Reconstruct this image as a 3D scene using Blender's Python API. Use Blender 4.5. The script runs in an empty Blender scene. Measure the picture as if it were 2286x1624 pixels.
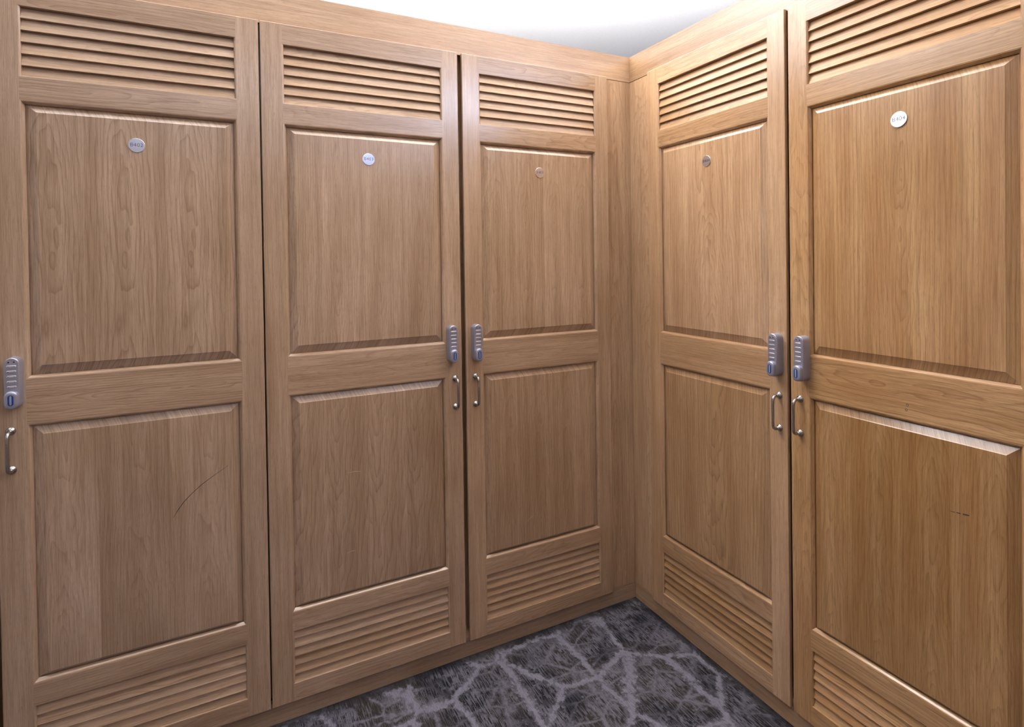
import bpy, math, random
from mathutils import Vector, Matrix
random.seed(11)
S = bpy.context.scene
COL = S.collection

# ------------------------------------------------------------------ camera
cam_d = bpy.data.cameras.new('camera')
cam = bpy.data.objects.new('camera', cam_d)
COL.objects.link(cam)
R = Vector((0.89003583, -0.45566774, -0.01425234))
U = Vector((0.01785929, 0.00361105, 0.99983399))
B = Vector((-0.45554063, -0.89014261, 0.01135186))
mw = Matrix((R, U, B)).transposed().to_4x4()
mw.translation = Vector((-1.42244681, -1.80670892, 1.35703224))
cam.matrix_world = mw
cam_d.sensor_fit = 'HORIZONTAL'
cam_d.sensor_width = 36.0
cam_d.lens = 36.0 * 1265.6425 / 2286.0
cam_d.shift_x = -0.00799
cam_d.shift_y = -0.094617
cam_d.clip_start = 0.02
S.camera = cam

# ------------------------------------------------------------------ world, exposure
w = bpy.data.worlds.new('world')
S.world = w
w.use_nodes = True
w.node_tree.nodes['Background'].inputs[0].default_value = (0.9, 0.93, 1.0, 1)
w.node_tree.nodes['Background'].inputs[1].default_value = 0.12
S.view_settings.view_transform = 'Standard'
S.view_settings.look = 'None'
S.view_settings.gamma = 1.0
S.view_settings.use_curve_mapping = False
S.view_settings.exposure = -0.23

# ------------------------------------------------------------------ added unseen fill lamps that brighten the ceiling and the doors
CEIL = 3.00
FILL_LAMPS = [  # x, y, size, z of the lamp top, upward power, downward power, colour
    (-0.75, 0.32, 0.36, 2.146, 112, 0, (1.0, 0.96, 0.92)),
    (-1.85, 0.32, 0.36, 2.146, 100, 0, (0.96, 0.97, 1.0)),
    (-2.95, 0.75, 0.60, 2.36, 60, 1, (0.92, 0.95, 1.0)),
    (0.32, -0.75, 0.36, 2.146, 55, 0, (1.0, 0.97, 0.94)),
    (0.30, 0.30, 0.30, 2.146, 50, 0, (0.95, 0.96, 1.0)),
    (0.90, -3.70, 0.60, 2.36, 200, 5, (0.62, 0.74, 1.0)),
    (-1.60, -3.90, 0.60, 2.36, 25, 2, (0.76, 0.84, 1.0)),
    (-3.90, -3.00, 0.60, 2.36, 12, 2, (0.76, 0.84, 1.0)),
    (-0.50, -0.80, 0.50, 2.70, 18, 1.2, (1.0, 0.96, 0.90)),
]
for x, y, sz, z, pu, pd, c in FILL_LAMPS:
    for up in (0, 1):
        if not (pu if up else pd):
            continue
        ld = bpy.data.lights.new('lamp_light', 'AREA')
        ld.shape = 'SQUARE'
        ld.size = sz - 0.04
        ld.energy = pu if up else pd
        ld.color = c
        lo = bpy.data.objects.new('lamp_light', ld)
        COL.objects.link(lo)
        lo.location = (x, y, z + 0.006 if up else z - 0.056)
        lo.rotation_euler = (math.pi, 0, 0) if up else (0, 0, 0)


# ------------------------------------------------------------------ node helpers
class NT:
    def __init__(s, name):
        s.m = bpy.data.materials.new(name)
        s.m.use_nodes = True
        s.t = s.m.node_tree
        s.n = s.t.nodes
        s.b = s.n['Principled BSDF']

    def new(s, typ, **kw):
        n = s.n.new(typ)
        for k, v in kw.items():
            setattr(n, k, v)
        return n

    def link(s, a, b):
        s.t.links.new(a, b)

    def put(s, sock, v):
        if hasattr(v, 'is_output'):
            s.link(v, sock)
        else:
            sock.default_value = v

    def math(s, op, a, b=None, c=None, clamp=False):
        n = s.new('ShaderNodeMath', operation=op)
        n.use_clamp = clamp
        for i, v in enumerate((a, b, c)):
            if v is not None:
                s.put(n.inputs[i], v)
        return n.outputs[0]

    def xyz(s, x, y, z):
        n = s.new('ShaderNodeCombineXYZ')
        for i, v in enumerate((x, y, z)):
            s.put(n.inputs[i], v)
        return n.outputs[0]

    def noise(s, vec, scale=1.0, detail=2.0, rough=0.5):
        n = s.new('ShaderNodeTexNoise')
        s.link(vec, n.inputs['Vector'])
        n.inputs['Scale'].default_value = scale
        n.inputs['Detail'].default_value = detail
        n.inputs['Roughness'].default_value = rough
        return n.outputs['Fac']

    def rng(s, v, a, b, c=0.0, d=1.0, smooth=False):
        n = s.new('ShaderNodeMapRange')
        if smooth:
            n.interpolation_type = 'SMOOTHSTEP'
        s.put(n.inputs[0], v)
        for i, k in enumerate((a, b, c, d)):
            n.inputs[i + 1].default_value = k
        return n.outputs[0]

    def mix(s, f, a, b, blend='MIX'):
        n = s.new('ShaderNodeMix', data_type='RGBA', blend_type=blend)
        s.put(n.inputs[0], f)
        s.put(n.inputs[6], a)
        s.put(n.inputs[7], b)
        return n.outputs[2]


def simple(name, col, rough=0.5, metal=0.0, bump=0.0, bscale=300):
    m = NT(name)
    m.b.inputs['Base Color'].default_value = (*col, 1)
    m.b.inputs['Roughness'].default_value = rough
    m.b.inputs['Metallic'].default_value = metal
    tc = m.new('ShaderNodeTexCoord')
    f = m.noise(tc.outputs['Object'], bscale, 3)
    c = m.mix(m.rng(f, 0.3, 0.7, 0.0, 0.12), (*col, 1), (*[k * 0.6 for k in col], 1))
    m.link(c, m.b.inputs['Base Color'])
    if bump:
        bn = m.new('ShaderNodeBump')
        bn.inputs['Strength'].default_value = bump
        bn.inputs['Distance'].default_value = 0.0005
        m.link(f, bn.inputs['Height'])
        m.link(bn.outputs[0], m.b.inputs['Normal'])
    return m.m


# ------------------------------------------------------------------ oak
def make_oak(name, coat):
    m = NT(name)
    uv = m.new('ShaderNodeUVMap', uv_map='Grain')
    sp = m.new('ShaderNodeSeparateXYZ')
    m.link(uv.outputs[0], sp.inputs[0])
    u, v = sp.outputs[0], sp.outputs[1]
    at = m.new('ShaderNodeAttribute', attribute_name='board')
    bs = m.new('ShaderNodeSeparateColor')
    m.link(at.outputs['Color'], bs.inputs[0])
    tone, seed, leaf = bs.outputs[0], bs.outputs[1], bs.outputs[2]
    warmth = at.outputs['Alpha']
    sd = m.math('MULTIPLY', seed, 37.0)
    # veneer leaves: the same figure repeats every 'leaf' metres (0 = solid board)
    has = m.math('GREATER_THAN', leaf, 0.02)
    lw = m.math('MAXIMUM', leaf, 0.02)
    q = m.math('DIVIDE', m.math('ADD', u, 10.03), lw)
    fr = m.math('MULTIPLY', m.math('SUBTRACT', m.math('FRACT', q), 0.5), lw)
    ul = m.math('ADD', m.math('MULTIPLY', fr, has), m.math('MULTIPLY', u, m.math('SUBTRACT', 1.0, has)))
    leafid = m.math('MULTIPLY', m.math('FLOOR', q), has)
    lt = m.new('ShaderNodeTexWhiteNoise', noise_dimensions='2D')
    m.link(m.xyz(leafid, sd, 0.0), lt.inputs['Vector'])
    leaftone = m.math('MULTIPLY', m.math('SUBTRACT', lt.outputs['Value'], 0.5), has)
    # cathedral figure
    warp = m.noise(m.xyz(m.math('MULTIPLY', ul, 9.0), m.math('MULTIPLY', v, 2.2), sd), 1.0, 3.0, 0.55)
    warp2 = m.noise(m.xyz(m.math('MULTIPLY', ul, 45.0), m.math('MULTIPLY', v, 9.0), sd), 1.0, 2.0)
    sl = m.math('ADD', 0.035, m.math('MULTIPLY', m.math('FRACT', m.math('MULTIPLY', seed, 7.7)), 0.05))
    c0 = m.math('SUBTRACT', m.math('MULTIPLY', m.math('FRACT', m.math('MULTIPLY', seed, 13.3)), 0.10), 0.05)
    uo = m.math('MULTIPLY', m.math('SUBTRACT', m.math('FRACT', m.math('MULTIPLY', seed, 3.1)), 0.5), 0.07)
    h = m.math('ADD', m.math('ADD', m.math('MULTIPLY', m.math('SUBTRACT', v, 0.9), sl), c0),
               m.math('MULTIPLY', m.math('SUBTRACT', warp, 0.5), 0.10))
    h = m.math('ADD', h, m.math('MULTIPLY', m.math('SUBTRACT', warp2, 0.5), 0.006))
    uu = m.math('ADD', ul, m.math('ADD', uo, m.math('MULTIPLY', m.math('SUBTRACT', warp2, 0.5), 0.006)))
    r = m.math('SQRT', m.math('ADD', m.math('MULTIPLY', uu, uu), m.math('MULTIPLY', h, h)))
    rr = m.math('POWER', r, 0.8)
    saw = m.math('FRACT', m.math('MULTIPLY', rr, m.math('ADD', 60.0, m.math('MULTIPLY', m.math('FRACT', m.math('MULTIPLY', seed, 5.3)), 45.0))))
    line = m.math('POWER', saw, 4.0)
    line = m.math('MULTIPLY', line, m.rng(saw, 0.93, 1.0, 1.0, 0.0))
    # fine straight grain and pores
    g1 = m.noise(m.xyz(m.math('MULTIPLY', u, 620.0), m.math('MULTIPLY', v, 12.0), sd), 1.0, 3.0, 0.6)
    g2 = m.noise(m.xyz(m.math('MULTIPLY', u, 1100.0), m.math('MULTIPLY', v, 50.0), sd), 1.0, 2.0, 0.6)
    broad = m.noise(m.xyz(m.math('MULTIPLY', ul, 22.0), m.math('MULTIPLY', v, 1.4), sd), 1.0, 2.0)
    blot = m.noise(m.xyz(m.math('MULTIPLY', u, 5.0), m.math('MULTIPLY', v, 3.0), sd), 1.0, 2.0)
    pore = m.rng(g2, 0.56, 0.72, 0.0, 1.0)
    base = m.mix(warmth, (0.385, 0.256, 0.162, 1), (0.430, 0.222, 0.088, 1))
    lightc = m.mix(warmth, (0.500, 0.350, 0.240, 1), (0.560, 0.335, 0.155, 1))
    darkc = m.mix(warmth, (0.195, 0.105, 0.054, 1), (0.205, 0.090, 0.028, 1))
    c = m.mix(m.rng(broad, 0.32, 0.68), base, lightc)
    # straight stripes of early and late wood
    g0 = m.noise(m.xyz(m.math('MULTIPLY', ul, 95.0), m.math('MULTIPLY', v, 1.6), sd), 1.0, 2.0, 0.6)
    c = m.mix(m.rng(g0, 0.46, 0.66, 0.0, 0.26), c, darkc)
    quiet = m.math('MULTIPLY', m.math('GREATER_THAN', leaf, 0.004), m.math('LESS_THAN', leaf, 0.016))
    figure = m.math('MULTIPLY', m.math('SUBTRACT', 1.0, m.math('MULTIPLY', quiet, 0.88)),
                    m.math('ADD', 0.45, m.math('MULTIPLY', m.math('FRACT', m.math('MULTIPLY', seed, 9.1)), 0.45)))
    c = m.mix(m.math('MULTIPLY', m.math('MULTIPLY', line, figure), m.rng(g1, 0.25, 0.55, 0.30, 0.95)), c, darkc)
    c = m.mix(m.rng(g1, 0.45, 0.70, 0.0, 0.48), c, darkc)
    c = m.mix(m.rng(g1, 0.48, 0.26, 0.0, 0.30), c, lightc)
    c = m.mix(m.math('MULTIPLY', pore, m.rng(blot, 0.3, 0.7, 0.40, 0.65)), c, darkc)
    # board and leaf tone
    tv = m.math('ADD', m.math('MULTIPLY', m.math('SUBTRACT', tone, 0.5), 0.55),
                m.math('ADD', m.math('MULTIPLY', leaftone, 0.22), m.math('MULTIPLY', m.math('SUBTRACT', blot, 0.5), 0.35)))
    hs = m.new('ShaderNodeHueSaturation')
    m.link(c, hs.inputs['Color'])
    m.link(m.math('ADD', 1.0, tv), hs.inputs['Value'])
    m.link(m.math('SUBTRACT', 1.0, m.math('MULTIPLY', tv, 0.35)), hs.inputs['Saturation'])
    m.link(hs.outputs[0], m.b.inputs['Base Color'])
    m.link(m.rng(g1, 0.3, 0.7, 0.27, 0.36), m.b.inputs['Roughness'])
    m.b.inputs['Specular IOR Level'].default_value = 0.35 if coat > 0.5 else 0.22
    m.b.inputs['Coat Weight'].default_value = coat
    m.b.inputs['Coat Roughness'].default_value = 0.17
    m.b.inputs['Coat IOR'].default_value = 1.5
    bn = m.new('ShaderNodeBump')
    bn.inputs['Strength'].default_value = 0.10
    bn.inputs['Distance'].default_value = 0.0006
    m.link(m.math('SUBTRACT', m.math('MULTIPLY', g1, 0.5), m.math('MULTIPLY', pore, 0.5)), bn.inputs['Height'])
    m.link(bn.outputs[0], m.b.inputs['Normal'])
    return m.m


OAK = make_oak('varnished_oak', 1.0)
OAK_SLAT = make_oak('satin_oak_slats', 0.12)


# ------------------------------------------------------------------ carpet
def make_carpet():
    m = NT('patterned_carpet')
    tc = m.new('ShaderNodeTexCoord')
    sp = m.new('ShaderNodeSeparateXYZ')
    m.link(tc.outputs['Object'], sp.inputs[0])
    x, y = sp.outputs[0], sp.outputs[1]
    w1 = m.new('ShaderNodeTexNoise')
    m.link(tc.outputs['Object'], w1.inputs['Vector'])
    w1.inputs['Scale'].default_value = 7.0
    w1.inputs['Detail'].default_value = 3.0
    ws = m.new('ShaderNodeSeparateColor')
    m.link(w1.outputs['Color'], ws.inputs[0])
    px = m.math('ADD', x, m.math('MULTIPLY', m.math('SUBTRACT', ws.outputs[0], 0.5), 0.055))
    py = m.math('ADD', y, m.math('MULTIPLY', m.math('SUBTRACT', ws.outputs[1], 0.5), 0.055))

    def vor(a, b, sc, off):
        n = m.new('ShaderNodeTexVoronoi', feature='DISTANCE_TO_EDGE')
        m.link(m.xyz(m.math('MULTIPLY', px, a), m.math('MULTIPLY', py, b), off), n.inputs['Vector'])
        n.inputs['Scale'].default_value = sc
        return n.outputs['Distance']
    d1 = vor(1.0, 0.8, 5.0, 0.3)
    d2 = vor(0.8, 1.15, 10.5, 2.1)
    streak = m.noise(m.xyz(m.math('MULTIPLY', x, 270.0), m.math('MULTIPLY', y, 20.0), 0.0), 1.0, 1.0, 0.6)
    streak2 = m.noise(m.xyz(m.math('MULTIPLY', x, 330.0), m.math('MULTIPLY', y, 60.0), 3.0), 1.0, 1.0)
    patch = m.noise(m.xyz(m.math('MULTIPLY', x, 48.0), m.math('MULTIPLY', y, 34.0), 5.0), 1.0, 4.0, 0.75)
    big = m.noise(m.xyz(m.math('MULTIPLY', x, 4.0), m.math('MULTIPLY', y, 4.0), 9.0), 1.0, 1.0)
    mid = m.noise(m.xyz(m.math('MULTIPLY', x, 11.0), m.math('MULTIPLY', y, 11.0), 4.0), 1.0, 2.0)
    jit = m.math('MULTIPLY', m.math('SUBTRACT', patch, 0.5), 0.26)
    v1 = m.rng(m.math('ADD', d1, jit), 0.020, 0.062, 1.0, 0.0)
    v2 = m.rng(m.math('ADD', d2, m.math('MULTIPLY', jit, 1.3)), 0.0, 0.085, 1.0, 0.0)
    v2 = m.math('MULTIPLY', v2, m.rng(big, 0.40, 0.55, 0.25, 1.0))
    vein = m.math('MAXIMUM', v1, m.math('MULTIPLY', v2, 0.72))
    st = m.rng(streak, 0.49, 0.56)
    speck = m.rng(m.math('ADD', patch, m.math('MULTIPLY', mid, 0.5)), 0.76, 0.90)
    fill = m.math('MAXIMUM', m.math('MULTIPLY', st, m.rng(mid, 0.34, 0.62, 0.20, 0.80)), m.math('MULTIPLY', speck, 0.75))
    lightf = m.math('MAXIMUM', m.math('MULTIPLY', vein, m.rng(streak, 0.3, 0.5, 0.78, 1.0)), m.math('MULTIPLY', fill, 0.85), clamp=True)
    dark = m.mix(m.rng(big, 0.42, 0.6), (0.010, 0.010, 0.013, 1), (0.034, 0.027, 0.022, 1))
    light = (0.215, 0.205, 0.25, 1)
    # the woven dark border along the skirting of the left bank
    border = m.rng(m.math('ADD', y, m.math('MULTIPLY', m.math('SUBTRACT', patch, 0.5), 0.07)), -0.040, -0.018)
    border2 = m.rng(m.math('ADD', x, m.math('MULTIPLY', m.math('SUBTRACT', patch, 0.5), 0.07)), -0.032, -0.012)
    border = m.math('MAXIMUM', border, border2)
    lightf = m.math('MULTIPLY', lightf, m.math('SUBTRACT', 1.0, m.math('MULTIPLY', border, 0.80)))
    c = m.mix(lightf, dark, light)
    c = m.mix(m.rng(streak2, 0.4, 0.7, 0.0, 0.35), c, (0.05, 0.048, 0.055, 1))
    m.link(c, m.b.inputs['Base Color'])
    m.b.inputs['Roughness'].default_value = 0.95
    m.b.inputs['Specular IOR Level'].default_value = 0.15
    bn = m.new('ShaderNodeBump')
    bn.inputs['Strength'].default_value = 0.6
    bn.inputs['Distance'].default_value = 0.003
    m.link(m.math('ADD', streak2, lightf), bn.inputs['Height'])
    m.link(bn.outputs[0], m.b.inputs['Normal'])
    return m.m


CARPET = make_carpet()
PLASTER = simple('white_plaster', (0.86, 0.86, 0.87), 0.9, bscale=60)
WALLPAINT = simple('pale_wall_paint', (0.72, 0.73, 0.78), 0.85, bscale=60)
SILVER = simple('silver_lock_paint', (0.40, 0.40, 0.48), 0.34, 0.60, bscale=900)
SILVER_L = simple('bright_silver', (0.60, 0.60, 0.68), 0.30, 0.55, bscale=900)
BLACK = simple('black_plastic', (0.01, 0.01, 0.012), 0.4)
BLUE = simple('blue_label', (0.008, 0.045, 0.20), 0.3)
GREYBAR = simple('grey_printed_bar', (0.30, 0.33, 0.42), 0.4)
PEWTER = simple('aged_pewter', (0.40, 0.375, 0.36), 0.27, 0.95, 0.5, 350)
BRUSHED = simple('brushed_steel', (0.78, 0.80, 0.88), 0.18, 0.95, bscale=500)
INK = simple('navy_engraved_lettering', (0.015, 0.02, 0.08), 0.5)
DARKMARK = simple('dark_scratch', (0.06, 0.03, 0.015), 0.7)
PALEMARK = simple('pale_scratch', (0.62, 0.46, 0.34), 0.6)
HOUSING = simple('white_lamp_housing', (0.8, 0.8, 0.8), 0.5)  # boxes of the added fill lamps


# ------------------------------------------------------------------ meshes with grain
class M:
    """collects faces; every face carries a grain UV and a board attribute"""

    def __init__(s, warmth=0.3, tone=0.5):
        s.v, s.f, s.uv, s.bd, s.mi, s.sm = [], [], [], [], [], []
        s.warmth, s.tone = warmth, tone

    def board(s, leaf=0.0, spread=0.22, warm=None, seed=None, tone=None):
        return (min(1, max(0, (s.tone if tone is None else tone) + (random.random() - 0.5) * spread)),
                random.random() if seed is None else seed, leaf,
                min(1, max(0, (s.warmth if warm is None else warm) + (random.random() - 0.5) * 0.12)))

    def face(s, pts, grain='z', bd=None, uc=0.0, mat=0, smooth=False):
        i0 = len(s.v)
        s.v += [tuple(p) for p in pts]
        s.f.append(tuple(range(i0, i0 + len(pts))))
        for p in pts:
            if grain == 'z':
                s.uv.append((p[0] + p[1] - uc, p[2]))
            else:
                s.uv.append((p[2] + p[1] - uc, p[0]))
            s.bd.append(bd or (0.5, 0.5, 0.0, 0.3))
        s.mi.append(mat)
        s.sm.append(smooth)

    def box(s, x0, x1, y0, y1, z0, z1, grain='z', bd=None, mat=0, skip=''):
        bd = bd or s.board()
        uc = (x0 + x1) / 2 if grain == 'z' else (z0 + z1) / 2
        P = lambda *a: tuple(a)
        F = {'f': [P(x0, y0, z0), P(x1, y0, z0), P(x1, y0, z1), P(x0, y0, z1)],
             'b': [P(x1, y1, z0), P(x0, y1, z0), P(x0, y1, z1), P(x1, y1, z1)],
             'l': [P(x0, y1, z0), P(x0, y0, z0), P(x0, y0, z1), P(x0, y1, z1)],
             'r': [P(x1, y0, z0), P(x1, y1, z0), P(x1, y1, z1), P(x1, y0, z1)],
             't': [P(x0, y0, z1), P(x1, y0, z1), P(x1, y1, z1), P(x0, y1, z1)],
             'u': [P(x0, y1, z0), P(x1, y1, z0), P(x1, y0, z0), P(x0, y0, z0)]}
        for k, q in F.items():
            if k not in skip:
                s.face(q, grain, bd, uc, mat)

    def ring(s, a, ya, b, yb, bds, ucs, mat=0):
        """mitred ring of four faces from rect a at depth ya to rect b at depth yb; rect = x0,x1,z0,z1"""
        A = [(a[0], ya, a[2]), (a[1], ya, a[2]), (a[1], ya, a[3]), (a[0], ya, a[3])]
        Bp = [(b[0], yb, b[2]), (b[1], yb, b[2]), (b[1], yb, b[3]), (b[0], yb, b[3])]
        for k in range(4):
            g = 'x' if k in (0, 2) else 'z'
            if isinstance(bds, tuple):
                s.face([A[k], A[(k + 1) % 4], Bp[(k + 1) % 4], Bp[k]], 'z', bds, ucs, mat)
            else:
                s.face([A[k], A[(k + 1) % 4], Bp[(k + 1) % 4], Bp[k]], g, bds[k], ucs[k], mat)

    def build(s, name, mats, parent=None):
        me = bpy.data.meshes.new(name)
        me.from_pydata(s.v, [], s.f)
        me.update()
        ul = me.uv_layers.new(name='Grain')
        ul.data.foreach_set('uv', [c for p in s.uv for c in p])
        at = me.color_attributes.new('board', 'FLOAT_COLOR', 'CORNER')
        at.data.foreach_set('color', [c for p in s.bd for c in p])
        for mt in (mats if isinstance(mats, (list, tuple)) else [mats]):
            me.materials.append(mt)
        me.polygons.foreach_set('material_index', s.mi)
        me.polygons.foreach_set('use_smooth', s.sm)
        o = bpy.data.objects.new(name, me)
        COL.objects.link(o)
        if parent:
            o.parent = parent
        return o


def structure(o):
    o['kind'] = 'structure'
    return o


def loft(m, rings, mat=0, smooth=True, cap0=False, cap1=True):
    n = len(rings[0])
    for a, b in zip(rings, rings[1:]):
        for i in range(n):
            j = (i + 1) % n
            m.face([a[i], a[j], b[j], b[i]], 'z', None, 0, mat, smooth)
    if cap0:
        m.face(list(reversed(rings[0])), 'z', None, 0, mat, False)
    if cap1:
        m.face(rings[-1], 'z', None, 0, mat, False)


def stadium(cx, cz, w_, h_, y, n=10):
    r = w_ / 2
    pts = []
    for i in range(n + 1):
        a = math.pi + math.pi * i / n
        pts.append((cx + r * math.cos(a), y, cz - h_ / 2 + r + r * math.sin(a)))
    for i in range(n + 1):
        a = math.pi * i / n
        pts.append((cx + r * math.cos(a), y, cz + h_ / 2 - r + r * math.sin(a)))
    return pts


# ------------------------------------------------------------------ door levels (metres above the carpet)
D = 0.012      # how far a door stands proud of the face frame
DT, LT, LB, PT, PB, QT, QB, MT, MB, DB = 2.0588, 1.9993, 1.8252, 1.7681, 1.0805, 0.9704, 0.3231, 0.2690, 0.1111, 0.0588
FT, FB = 2.1536, 2.0557
TK = 0.0650


def weld(o):
    import bmesh
    bm = bmesh.new()
    bm.from_mesh(o.data)
    bmesh.ops.remove_doubles(bm, verts=bm.verts, dist=0.00002)
    bm.to_mesh(o.data)
    bm.free()
    return o


def text_mesh(txt, size):
    cu = bpy.data.curves.new('lettering', 'FONT')
    cu.body = txt
    cu.size = size
    cu.align_x = 'CENTER'
    cu.align_y = 'CENTER'
    cu.space_character = 1.08
    cu.offset = -0.00022
    cu.resolution_u = 4
    ob = bpy.data.objects.new('lettering', cu)
    COL.objects.link(ob)
    bpy.context.view_layer.update()
    dg = bpy.context.evaluated_depsgraph_get()
    me = bpy.data.meshes.new_from_object(ob.evaluated_get(dg))
    vs = [tuple(v.co) for v in me.vertices]
    fs = [tuple(p.vertices) for p in me.polygons]
    bpy.data.objects.remove(ob)
    bpy.data.curves.remove(cu)
    bpy.data.meshes.remove(me)
    return vs, fs


def louvre(x0, x1, z0, z1, tone, warm, parent, tones=None):
    m = M(warm, tone)
    n = 6
    p = (z1 - z0) / n
    y0 = -D + 0.0035
    dy, dz = 0.0110, p + 0.005
    L = math.hypot(dy, dz)
    ny, nz = -dz / L, dy / L
    t = 0.0058
    for i in range(n):
        zb = z0 + i * p + (0.0 if i else 0.0005)
        a = (y0, zb)
        b = (y0 + dy, min(zb + dz, z1 + 0.012))
        c = (b[0] - ny * t, b[1] - nz * t)
        d = (a[0] - ny * t, a[1] - nz * t)
        tn = tone if tones is None else 0.5 + (tones[i] - 0.5) * 1.7
        bd = m.board(leaf=random.choice((0.01, 0.01, 0.0)), spread=0.10, tone=tn, warm=warm + random.uniform(-.15, .15))
        e = 0.004
        q = [a, b, c, d]
        for k in range(4):
            s0, s1 = q[k], q[(k + 1) % 4]
            m.face([(x0 - e, s0[0], s0[1]), (x0 - e, s1[0], s1[1]), (x1 + e, s1[0], s1[1]), (x1 + e, s0[0], s0[1])][::-1],
                   'x', bd, zb)
        m.face([(x0 - e, *s_) for s_ in q][::-1], 'z', bd, 0)
        m.face([(x1 + e, *s_) for s_ in q], 'z', bd, 0)
    return m.build('louvre_panel', OAK_SLAT, parent)


def raised_panel(x0, x1, z0, z1, it, ib, leaf, tone, warm, seed, parent, marks=()):
    m = M(warm, tone)
    bd = (tone, seed, leaf, warm)
    uc = (x0 + x1) / 2
    e = 0.0085
    r0 = (x0 - 0.002, x1 + 0.002, z0 - 0.002, z1 + 0.002)
    r1 = (x0 + e, x1 - e, z0 + e, z1 - e)
    r2 = (x0 + 0.0290, x1 - 0.0290, z0 + ib - 0.0018, z1 - it + 0.0018)
    r3 = (x0 + 0.0305, x1 - 0.0305, z0 + ib, z1 - it)
    yb, y1, y2, y3 = -D + 0.0200, -D + 0.0128, -D + 0.0034, -D + 0.0022
    m.ring(r0, yb, r0, y1, bd, uc)
    m.ring(r0, y1, r1, y1, bd, uc)
    m.ring(r1, y1, r2, y2, bd, uc)
    m.ring(r2, y2, r3, y3, bd, uc)
    m.face([(r3[0], y3, r3[2]), (r3[1], y3, r3[2]), (r3[1], y3, r3[3]), (r3[0], y3, r3[3])], 'z', bd, uc)
    m.face([(r0[1], yb, r0[2]), (r0[0], yb, r0[2]), (r0[0], yb, r0[3]), (r0[1], yb, r0[3])], 'z', bd, uc)
    for pts, wd, mt in marks:       # scratches cut in the varnish
        for (xa, za, ka), (xb, zb, kb) in zip(pts, pts[1:]):
            tx, tz = xb - xa, zb - za
            l = math.hypot(tx, tz)
            nx, nz = -tz / l, tx / l
            wa, wb = wd * ka / 2, wd * kb / 2
            y = y3 - 0.00025
            m.face([(xa - nx * wa, y, za - nz * wa), (xb - nx * wb, y, zb - nz * wb),
                    (xb + nx * wb, y, zb + nz * wb), (xa + nx * wa, y, za + nz * wa)], 'z', bd, uc, mt)
    return m.build('raised_panel', [OAK, DARKMARK, PALEMARK], parent)


def handle(x, z, parent):
    m = M()
    y0 = -D
    hl = 0.0475
    n = 16

    def circ(cy, cz, r, ty, tz):
        # circle perpendicular to tangent (0,ty,tz)
        out = []
        for i in range(n):
            a = 2 * math.pi * i / n
            c, s_ = math.cos(a) * r, math.sin(a) * r
            out.append((x + c, cy - tz * s_, cz + ty * s_))
        return out
    for sgn in (1, -1):
        cz = z + sgn * hl
        prof = [(0.0, 0.0098), (0.0012, 0.0104), (0.0032, 0.0100), (0.0050, 0.0080), (0.0068, 0.0060), (0.0090, 0.0050), (0.0150, 0.0045)]
        loft(m, [circ(y0 - a, cz, r, -1, 0) for a, r in prof])
    path = []
    st = 0.0285
    rb = 0.012
    for sgn in (1, -1):
        seg = [(y0 - 0.012, z + sgn * hl, -1, 0)]
        for i in range(7):
            a = math.pi / 2 * i / 6
            seg.append((y0 - (st - rb) - rb * math.sin(a), z + sgn * (hl - rb + rb * math.cos(a)), -math.cos(a), -sgn * math.sin(a)))
        path.append(seg)
    up = path[0]
    dn = [(a, b, -c, -d) for a, b, c, d in reversed(path[1])]
    mid = [(y0 - st - 0.0006, z + k * hl * 0.5, 0, -1) for k in (1, 0, -1)]
    full = up + mid + dn
    rad = [0.0046] * 3 + [0.0044] * 5 + [0.0040, 0.0042, 0.0040] + [0.0044] * 5 + [0.0046] * 3
    rings = []
    for i, (a, b, c, d) in enumerate(full):
        rings.append(circ(a, b, rad[min(i, len(rad) - 1)], c, d))
    loft(m, rings, cap1=False)
    return weld(m.build('pull_handle', PEWTER, parent))


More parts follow.
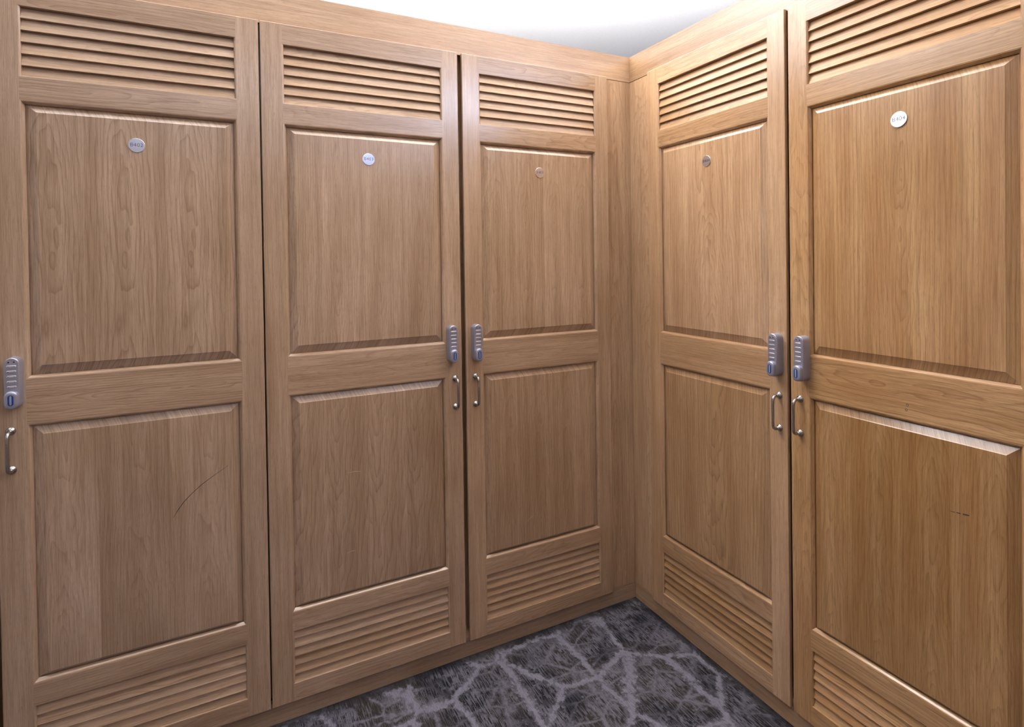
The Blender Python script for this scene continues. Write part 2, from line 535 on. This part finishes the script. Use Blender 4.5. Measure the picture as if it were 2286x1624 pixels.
def keypad(x, zt, zb, parent):
    h_ = zt - zb
    cz = (zt + zb) / 2
    wd = 0.0305
    y0 = -D
    m = M()
    rings = [stadium(x, cz, wd, h_, y0), stadium(x, cz, wd, h_, y0 - 0.0255), stadium(x, cz, wd - 0.0008, h_ - 0.0008, y0 - 0.0272),
             stadium(x, cz, wd - 0.0026, h_ - 0.0026, y0 - 0.0285), stadium(x, cz, wd - 0.0046, h_ - 0.0046, y0 - 0.0289)]
    loft(m, rings)
    yf = y0 - 0.0289
    for sx in (-1, 1):     # two indicator lamps with raised lids
        c = (x + sx * 0.0052, zt - 0.0105)
        r0 = [(c[0] + 0.0019 * math.cos(a), yf - 0.0002, c[1] + 0.0019 * math.sin(a)) for a in [2 * math.pi * k / 12 for k in range(12)]]
        m.face(r0, mat=1)
        a0 = [math.pi * k / 8 for k in range(9)]
        for k in range(8):
            q = []
            for rr, yy in ((0.0019, yf - 0.0002), (0.0030, yf - 0.0008)):
                q.append([(c[0] + rr * math.cos(a0[k]), yy, c[1] + rr * math.sin(a0[k])), (c[0] + rr * math.cos(a0[k + 1]), yy, c[1] + rr * math.sin(a0[k + 1]))])
            m.face([q[0][0], q[1][0], q[1][1], q[0][1]], mat=2)
            q3 = [(c[0] + 0.0032 * math.cos(a0[j]), yf, c[1] + 0.0032 * math.sin(a0[j])) for j in (k, k + 1)]
            m.face([q[1][0], q3[0], q3[1], q[1][1]], mat=2)
    body = weld(m.build('keypad_lock', [SILVER, BLACK, SILVER_L], parent))

    for i in range(5):
        bz = zt - 0.0205 - i * 0.0124
        m = M()

        def hst(w_, hh, y):
            return [(x + (p[2] - bz), y, bz + (p[0] - x)) for p in reversed(stadium(x, bz, hh, w_, y, 6))]
        rings = [hst(0.0185, 0.0048, yf + 0.0002), hst(0.0180, 0.0044, yf - 0.0009), hst(0.0168, 0.0032, yf - 0.0014)]
        loft(m, rings)
        for sx in (-1, 1):
            c = x + sx * 0.0058
            m.face([(c + 0.0008 * math.cos(a), yf - 0.0015, bz - 0.0006 + 0.0008 * math.sin(a)) for a in [2 * math.pi * k / 8 for k in range(8)]], mat=1)
        weld(m.build('button', [SILVER_L, BLACK], body))
    kz = zb + 0.0235
    m = M()
    rings = [stadium(x, kz, 0.0275, 0.0440, yf + 0.001), stadium(x, kz, 0.0270, 0.0435, yf - 0.0065), stadium(x, kz, 0.0252, 0.0417, yf - 0.0088),
             stadium(x, kz, 0.0225, 0.0390, yf - 0.0100), stadium(x, kz, 0.0150, 0.0300, yf - 0.0104)]
    loft(m, rings)
    weld(m.build('knob', SILVER, body))
    m = M()
    yk = yf - 0.0105
    loft(m, [stadium(x, kz, 0.0112, 0.0262, yk + 0.0004), stadium(x, kz, 0.0108, 0.0258, yk - 0.0003)])
    loft(m, [stadium(x, kz, 0.0040, 0.0222, yk - 0.0003), stadium(x, kz, 0.0036, 0.0218, yk - 0.0007)], mat=1)
    weld(m.build('knob_label', [BLUE, GREYBAR], body))
    return body


def number_plate(x, z, txt, parent, tilt=0.0):
    m = M()
    r = 0.0187
    y3 = -D + 0.0022

    def c(rr, y):
        return [(x + rr * math.cos(a), y, z + rr * math.sin(a)) for a in [2 * math.pi * k / 48 for k in range(48)]]
    loft(m, [c(r, y3), c(r, y3 - 0.0010), c(r - 0.0004, y3 - 0.0014)], smooth=False)
    vs, fs = text_mesh(txt, 0.0136)
    for f in fs:
        m.face([(x + vs[i][0] * 1.02, y3 - 0.0016, z + vs[i][1] + 0.0008) for i in f], mat=1)
    m.v = [(a, b + (c_ - z) * tilt - 0.0187 * tilt, c_) if b < y3 - 0.0005 else (a, b, c_) for a, b, c_ in m.v]
    return m.build('number_plate', [BRUSHED, INK], parent)


def door(parent, xl, xo0, xo1, xr, warm, tone, leaf, seeds, ptones, lt1=None, lt2=None, handle_at=None, plate=None, marks=((), ()), rail_marks=()):
    m = M(warm, tone)
    y0, y1 = -D, -0.0004
    c = 0.0014
    bl, br = m.board(leaf=random.choice((0.01, 0.01, 0.0))), m.board(leaf=random.choice((0.01, 0.01, 0.0)))
    rails = [(LT, DT), (PT, LB), (QT, PB), (MT, QB), (DB, MB)]
    rb = [m.board(spread=0.3) for _ in rails]
    rb[2] = m.board(spread=0.1, seed=0.11 * random.choice((5, 6, 7)) - 0.002 + random.random() * 0.004)   # the lock rail shows bold figure
    # front faces
    m.face([(xl + c, y0, DB + c), (xo0, y0, DB + c), (xo0, y0, DT - c), (xl + c, y0, DT - c)], 'z', bl, (xl + xo0) / 2)
    m.face([(xo1, y0, DB + c), (xr - c, y0, DB + c), (xr - c, y0, DT - c), (xo1, y0, DT - c)], 'z', br, (xr + xo1) / 2)
    for (a, b), bd in zip(rails, rb):
        a2 = a + c if a == DB else a
        b2 = b - c if b == DT else b
        m.face([(xo0, y0, a2), (xo1, y0, a2), (xo1, y0, b2), (xo0, y0, b2)], 'x', bd, (a + b) / 2)
    # eased outer edge, edges and back
    outer = (xl, xr, DB, DT)
    inn = (xl + c, xr - c, DB + c, DT - c)
    ob = [rb[4], br, rb[0], bl]
    ou = [DB, xr, DT, xl]
    m.ring(outer, y0 + c, inn, y0, ob, ou)
    m.ring(outer, y1, outer, y0 + c, ob, ou)
    # openings: 0 louvre, 1 panel, 2 panel, 3 louvre
    ops = [(LB, LT, rb[1], rb[0], 0), (PB, PT, rb[2], rb[1], 1), (QB, QT, rb[3], rb[2], 1), (MB, MT, rb[4], rb[3], 0)]
    for z0, z1, bb, bt, kind in ops:
        prof = [(0, 0), (0.0030, 0.0008), (0.0036, 0.0022), (0.0062, 0.0056), (0.0085, 0.0090), (0.0085, 0.0116)] if kind else \
               [(0, 0), (0.0020, 0.0006), (0.0045, 0.0030), (0.0052, 0.0116)]
        sq = 0.35 if not kind else 1.0      # the bead is narrower above and below the slats
        for (i0, d0), (i1, d1) in zip(prof, prof[1:]):
            a = (xo0 + i0, xo1 - i0, z0 + i0 * sq, z1 - i0 * sq)
            b = (xo0 + i1, xo1 - i1, z0 + i1 * sq, z1 - i1 * sq)
            m.ring(a, y0 + d0, b, y0 + d1, [bb, br, bt, bl], [z0 + .02, xo1, z1 - .02, xo0])
    # back of the stiles and rails
    for q in ([(xo0, y1, DB), (xl, y1, DB), (xl, y1, DT), (xo0, y1, DT)], [(xr, y1, DB), (xo1, y1, DB), (xo1, y1, DT), (xr, y1, DT)]):
        m.face(q, 'z', bl, 0)
    for (a, b), bd in zip(rails, rb):
        m.face([(xo1, y1, a), (xo0, y1, a), (xo0, y1, b), (xo1, y1, b)], 'x', bd, 0)
    for (px, pz, rr) in rail_marks:
        m.face([(px + rr * math.cos(a), y0 - 0.0002, pz + rr * math.sin(a)) for a in [2 * math.pi * k / 12 for k in range(12)]], mat=1)
        m.face([(px + rr * .45 * math.cos(a), y0 - 0.0004, pz + rr * .45 * math.sin(a)) for a in [2 * math.pi * k / 12 for k in range(12)]], mat=2)
    d = m.build('door', [OAK, DARKMARK, PALEMARK], parent)
    louvre(xo0 + .0048, xo1 - .0048, LB, LT, tone + 0.08, warm, d, lt1)
    raised_panel(xo0, xo1, PB, PT, 0.0275, 0.0325, leaf[0], ptones[0], warm, seeds[0], d, marks[0])
    raised_panel(xo0, xo1, QB, QT, 0.0290, 0.0210, leaf[1], ptones[1], warm, seeds[1], d, marks[1])  # lower tones mix veneer variation with painted-in light falloff towards the floor
    louvre(xo0 + .0048, xo1 - .0048, MB, MT, tone + 0.05, warm, d, lt2)
    if handle_at:
        handle(handle_at[0], handle_at[1], d)
    if plate:
        number_plate(*plate[:3], d, *plate[3:])
    return d


def carcass(parent, x0, x1, xm, warm):
    m = M(warm, 0.40)
    t = 0.018
    dep = 0.55
    yf = 0.022
    m.box(x0, x0 + t, yf, dep, TK, FB + 0.03)
    m.box(x1 - t, x1, yf, dep, TK, FB + 0.03)
    if xm is not None:
        m.box(xm - 0.02, xm + 0.02, yf, yf + 0.05, TK + 0.018, FB + 0.012)
    m.box(x0 + t, x1 - t, dep - 0.008, dep, TK, FB + 0.03)
    m.box(x0 + t, x1 - t, yf, dep - 0.008, FB + 0.012, FB + 0.03, 'x')
    m.box(x0 + t, x1 - t, 0.0, dep - 0.008, TK, TK + 0.018, 'x')
    return m.build('carcass', OAK, parent)


def locker(label, x, y, rot):
    e = bpy.data.objects.new('locker', None)
    COL.objects.link(e)
    e.location = (x, y, 0)
    e.rotation_euler = (0, 0, rot)
    e['label'] = label
    e['category'] = 'locker'
    e['group'] = 'built-in oak lockers'
    return e


# ------------------------------------------------------------------ room shell
def plain(name, x0, x1, y0, y1, z0, z1, mat):
    m = M()
    m.box(x0, x1, y0, y1, z0, z1)
    return structure(m.build(name, mat))


XW0, XW1, YW0, YW1 = -5.6, 3.4, -5.4, 3.4
plain('floor', XW0, XW1, YW0, YW1, -0.1, 0.0, CARPET)
plain('ceiling', XW0, XW1, YW0, YW1, CEIL, CEIL + 0.1, PLASTER)
plain('wall_west', XW0 - 0.1, XW0, YW0, YW1, 0, CEIL, WALLPAINT)
plain('wall_east', XW1, XW1 + 0.1, YW0, YW1, 0, CEIL, WALLPAINT)
plain('wall_south', XW0, XW1, YW0 - 0.1, YW0, 0, CEIL, WALLPAINT)
plain('wall_north', XW0, XW1, YW1, YW1 + 0.1, 0, CEIL, WALLPAINT)
plain('wall_corner', 0.023, 0.55, 0.023, 0.55, 0, FB + 0.030, OAK)  # unseen block added to carry the corner fill lamp
plain('wall_behind', -3.4, 0.6, -3.40, -2.85, 0, FT, OAK)  # unseen partition added to keep light off the lower doors
plain('wall_right', 0.019, 0.55, -2.85, -1.44, 0, FT - 0.001, OAK)

FILL_LABELS = ['white box uplight on top of the left lockers, nearest the corner', 'white box uplight on top of the left lockers, second from the corner',
               'square pendant light past the far left end of the lockers', 'white box uplight on top of the right lockers', 'small white box uplight on the block behind the inner corner',
               'square pendant light behind the camera to the right', 'square pendant light straight behind the camera',
               'square pendant light behind the camera to the left', 'square pendant light inside the bay above the doors']
for i, (x, y, sz, z, pu, pd, c) in enumerate(FILL_LAMPS):
    m = M()
    if pd:
        m.box(x - sz / 2, x + sz / 2, y - sz / 2, y + sz / 2, z - 0.05, z)
        for ax in (-1, 1):
            m.box(x + ax * sz * .49 - .004, x + ax * sz * .49 + .004, y - .004, y + .004, z, CEIL)
    else:
        m.box(x - sz / 2, x + sz / 2, y - sz / 2, y + sz / 2, FB + 0.0302, z)
    o = m.build('pendant_light' if pd else 'uplight', HOUSING)  # unseen boxes added to house the fill lamps
    o['label'] = FILL_LABELS[i]
    o['category'] = 'light'

# ------------------------------------------------------------------ header boards, corner fillers, toe boards
def trim(name, boxes, rot=0.0, warm=0.3, tone=0.5, grain='x', marks=()):
    m = M(warm, tone)
    for b in boxes:
        m.box(*b, grain=grain, bd=m.board(leaf=0.01 if grain == 'x' else 0.0))
    for xa, za, xb, zb, wd in marks:
        tx, tz = xb - xa, zb - za
        l = math.hypot(tx, tz)
        nx, nz = -tz / l * wd / 2, tx / l * wd / 2
        m.face([(xa - nx, -0.0002, za - nz), (xb - nx, -0.0002, zb - nz), (xb + nx, -0.0002, zb + nz), (xa + nx, -0.0002, za + nz)], mat=1)
    o = m.build(name, [OAK, PALEMARK])
    o.rotation_euler = (0, 0, rot)
    return structure(o)


RT = -math.pi / 2     # right bank: local x runs along -Y, local y into +X
trim('trim_1', [(-2.75, 0.018, 0.0, 0.018, FB, FT), (-0.15, 0.03, 0.0182, 0.022, FB - 0.03, FB + 0.03)], warm=0.30, tone=0.62)
trim('trim_2', [(0.0004, 1.95, 0.0, 0.018, FB, FT), (0.0, 0.15, 0.0182, 0.022, FB - 0.03, FB + 0.03)], RT, warm=0.30, tone=0.20)
trim('trim_3', [(-0.146, 0.018, 0.0, 0.018, TK, FB - 0.0022)], warm=0.38, tone=0.58, grain='z',
     marks=[(-0.0748, .1456, -0.0751, .1261, .0011), (-0.0753, .2400, -0.0750, .2250, .0009), (-0.052, .205, -0.0535, .175, .0012),
            (-0.062, .287, -0.071, .262, .0009), (-0.047, .118, -0.0475, .100, .0009)])
trim('trim_4', [(0.0004, 0.150, 0.0, 0.018, TK, FB - 0.0026)], RT, warm=0.50, tone=0.68, grain='z')
trim('baseboard_left', [(-2.75, 0.018, 0.0018, 0.018, 0.0, TK - 0.0006)], warm=0.0, tone=0.12)
trim('baseboard_right', [(0.0002, 1.95, 0.0018, 0.018, 0.0, TK - 0.0006)], RT, warm=0.5, tone=0.42)

# ------------------------------------------------------------------ lockers
A = locker('oak louvred locker marked B402, nearest the left edge, silver keypad lock and handle', -2.54, 0, 0)
ox = 2.54
carcass(A, 0.0, 1.2035, -1.9385 + ox, 0.3)
door(A, 0.006, 0.064, 0.542, -1.9440 + ox, 0.10, 0.45, (0.14, 0.14), (0.31, 0.77), (0.42, 0.42), handle_at=(-1.971 + ox, 0.910))
keypad(-1.984 + ox, 1.1405, 1.0170, A)
door(A, -1.9330 + ox, -1.8743 + ox, -1.3972 + ox, -1.3390 + ox, 0.08, 0.44, (0.150, 0.16), (0.42, 0.135), (0.32, 0.42),
     lt1=[0.42, 0.60, 0.58, 0.45, 0.56, 0.48], lt2=[0.40, 0.55, 0.56, 0.52, 0.5, 0.5],
     handle_at=(-1.905 + ox, 0.9100), plate=(-1.6364 + ox, 1.6749, 'B402'),
     marks=((), [([(-1.5714 + ox, .6712, .3), (-1.5600 + ox, .6900, 1), (-1.5466 + ox, .7088, 1), (-1.5260 + ox, .7290, .8), (-1.5032 + ox, .7483, .9),
                   (-1.4700 + ox, .7700, .6), (-1.4364 + ox, .7899, .3)], 0.0019, 1)]))
keypad(-1.8940 + ox, 1.1400, 1.0155, A)

Bk = locker('oak louvred two-door locker marked B403, left of the inner corner', -1.3360, 0, 0)
ox = 1.3360
carcass(Bk, 0.0005, 1.3360 - 0.1, -0.7226 + ox, 0.3)
door(Bk, -1.3345 + ox, -1.2763 + ox, -0.7864 + ox, -0.7304 + ox, 0.14, 0.48, (0.130, 0.122), (0.915, 0.61), (0.50, 0.45),
     lt1=[0.56, 0.62, 0.60, 0.58, 0.56, 0.55], lt2=[0.46, 0.46, 0.42, 0.44, 0.66, 0.55],
     handle_at=(-0.7555 + ox, 0.9163), plate=(-1.0302 + ox, 1.6796, 'B403'),
     marks=((), [([(-1.1127 + ox, .7085, .4), (-1.0900 + ox, .7090, 1), (-1.0708 + ox, .7060, .5)], 0.0011, 2),
                 ([(-1.117 + ox, .4600, .4), (-1.102 + ox, .4640, 1), (-1.0900 + ox, .4630, .5)], 0.0010, 2)]))
keypad(-0.7687 + ox, 1.1440, 1.0200, Bk)
door(Bk, -0.7149 + ox, -0.6539 + ox, -0.1731 + ox, -0.1165 + ox, 0.26, 0.50, (0.118, 0.118), (0.23, 0.67), (0.48, 0.44),
     lt1=[0.50, 0.56, 0.56, 0.55, 0.58, 0.62], lt2=[0.56, 0.48, 0.50, 0.46, 0.45, 0.46],
     handle_at=(-0.6822 + ox, 0.9152), plate=(-0.4178 + ox, 1.6729, 'B403'),
     marks=((), [([(-0.490 + ox, .418, .4), (-0.474 + ox, .430, 1), (-0.462 + ox, .436, .5)], 0.0009, 2)]))
keypad(-0.6810 + ox, 1.1420, 1.0170, Bk)

Ck = locker('warmer-toned oak louvred two-door locker marked B404, right of the inner corner', 0, -0.1195, RT)
ox = -0.1195
carcass(Ck, -0.0150, 1.3300 + ox, 0.7195 + ox, 0.6)
door(Ck, 0.1201 + ox, 0.1776 + ox, 0.6574 + ox, 0.7138 + ox, 0.62, 0.62, (0.0, 0.0), (0.52, 0.085), (0.78, 0.40),
     lt1=[0.58, 0.45, 0.52, 0.48, 0.64, 0.46], lt2=[0.36, 0.34, 0.30, 0.26, 0.50, 0.48],
     handle_at=(0.6885 + ox, 0.9080), plate=(0.4132 + ox, 1.677, 'B404'),
     marks=((), [([(0.600 + ox, .700, .6), (0.601 + ox, .690, 1), (0.602 + ox, .680, .4)], 0.0014, 2)]))
keypad(0.6868 + ox, 1.1360, 1.0120, Ck)
door(Ck, 0.7251 + ox, 0.7818 + ox, 1.2570 + ox, 1.3140 + ox, 0.92, 0.46, (0.0, 0.122), (0.83, 0.37), (0.40, 0.20),  # lower panel darkened in colour to paint the light falloff
     lt1=[0.60, 0.62, 0.58, 0.60, 0.62, 0.58], lt2=[0.62, 0.60, 0.62, 0.60, 0.66, 0.62],
     handle_at=(0.7552 + ox, 0.9110), plate=(1.0213 + ox, 1.6771, 'B404', 0.045),
     rail_marks=((1.0368 + ox, 1.0035, .0028), (1.0344 + ox, .9916, .0028)),
     marks=((), [([(1.1236 + ox, .7867, .5), (1.1330 + ox, .7875, 1)], 0.0016, 1), ([(1.1360 + ox, .7880, 1), (1.1440 + ox, .7890, 1)], 0.0020, 1),
                 ([(1.1480 + ox, .7893, 1), (1.1600 + ox, .7910, 1)], 0.0026, 1)]))
keypad(0.7712 + ox, 1.1385, 1.0130, Ck)
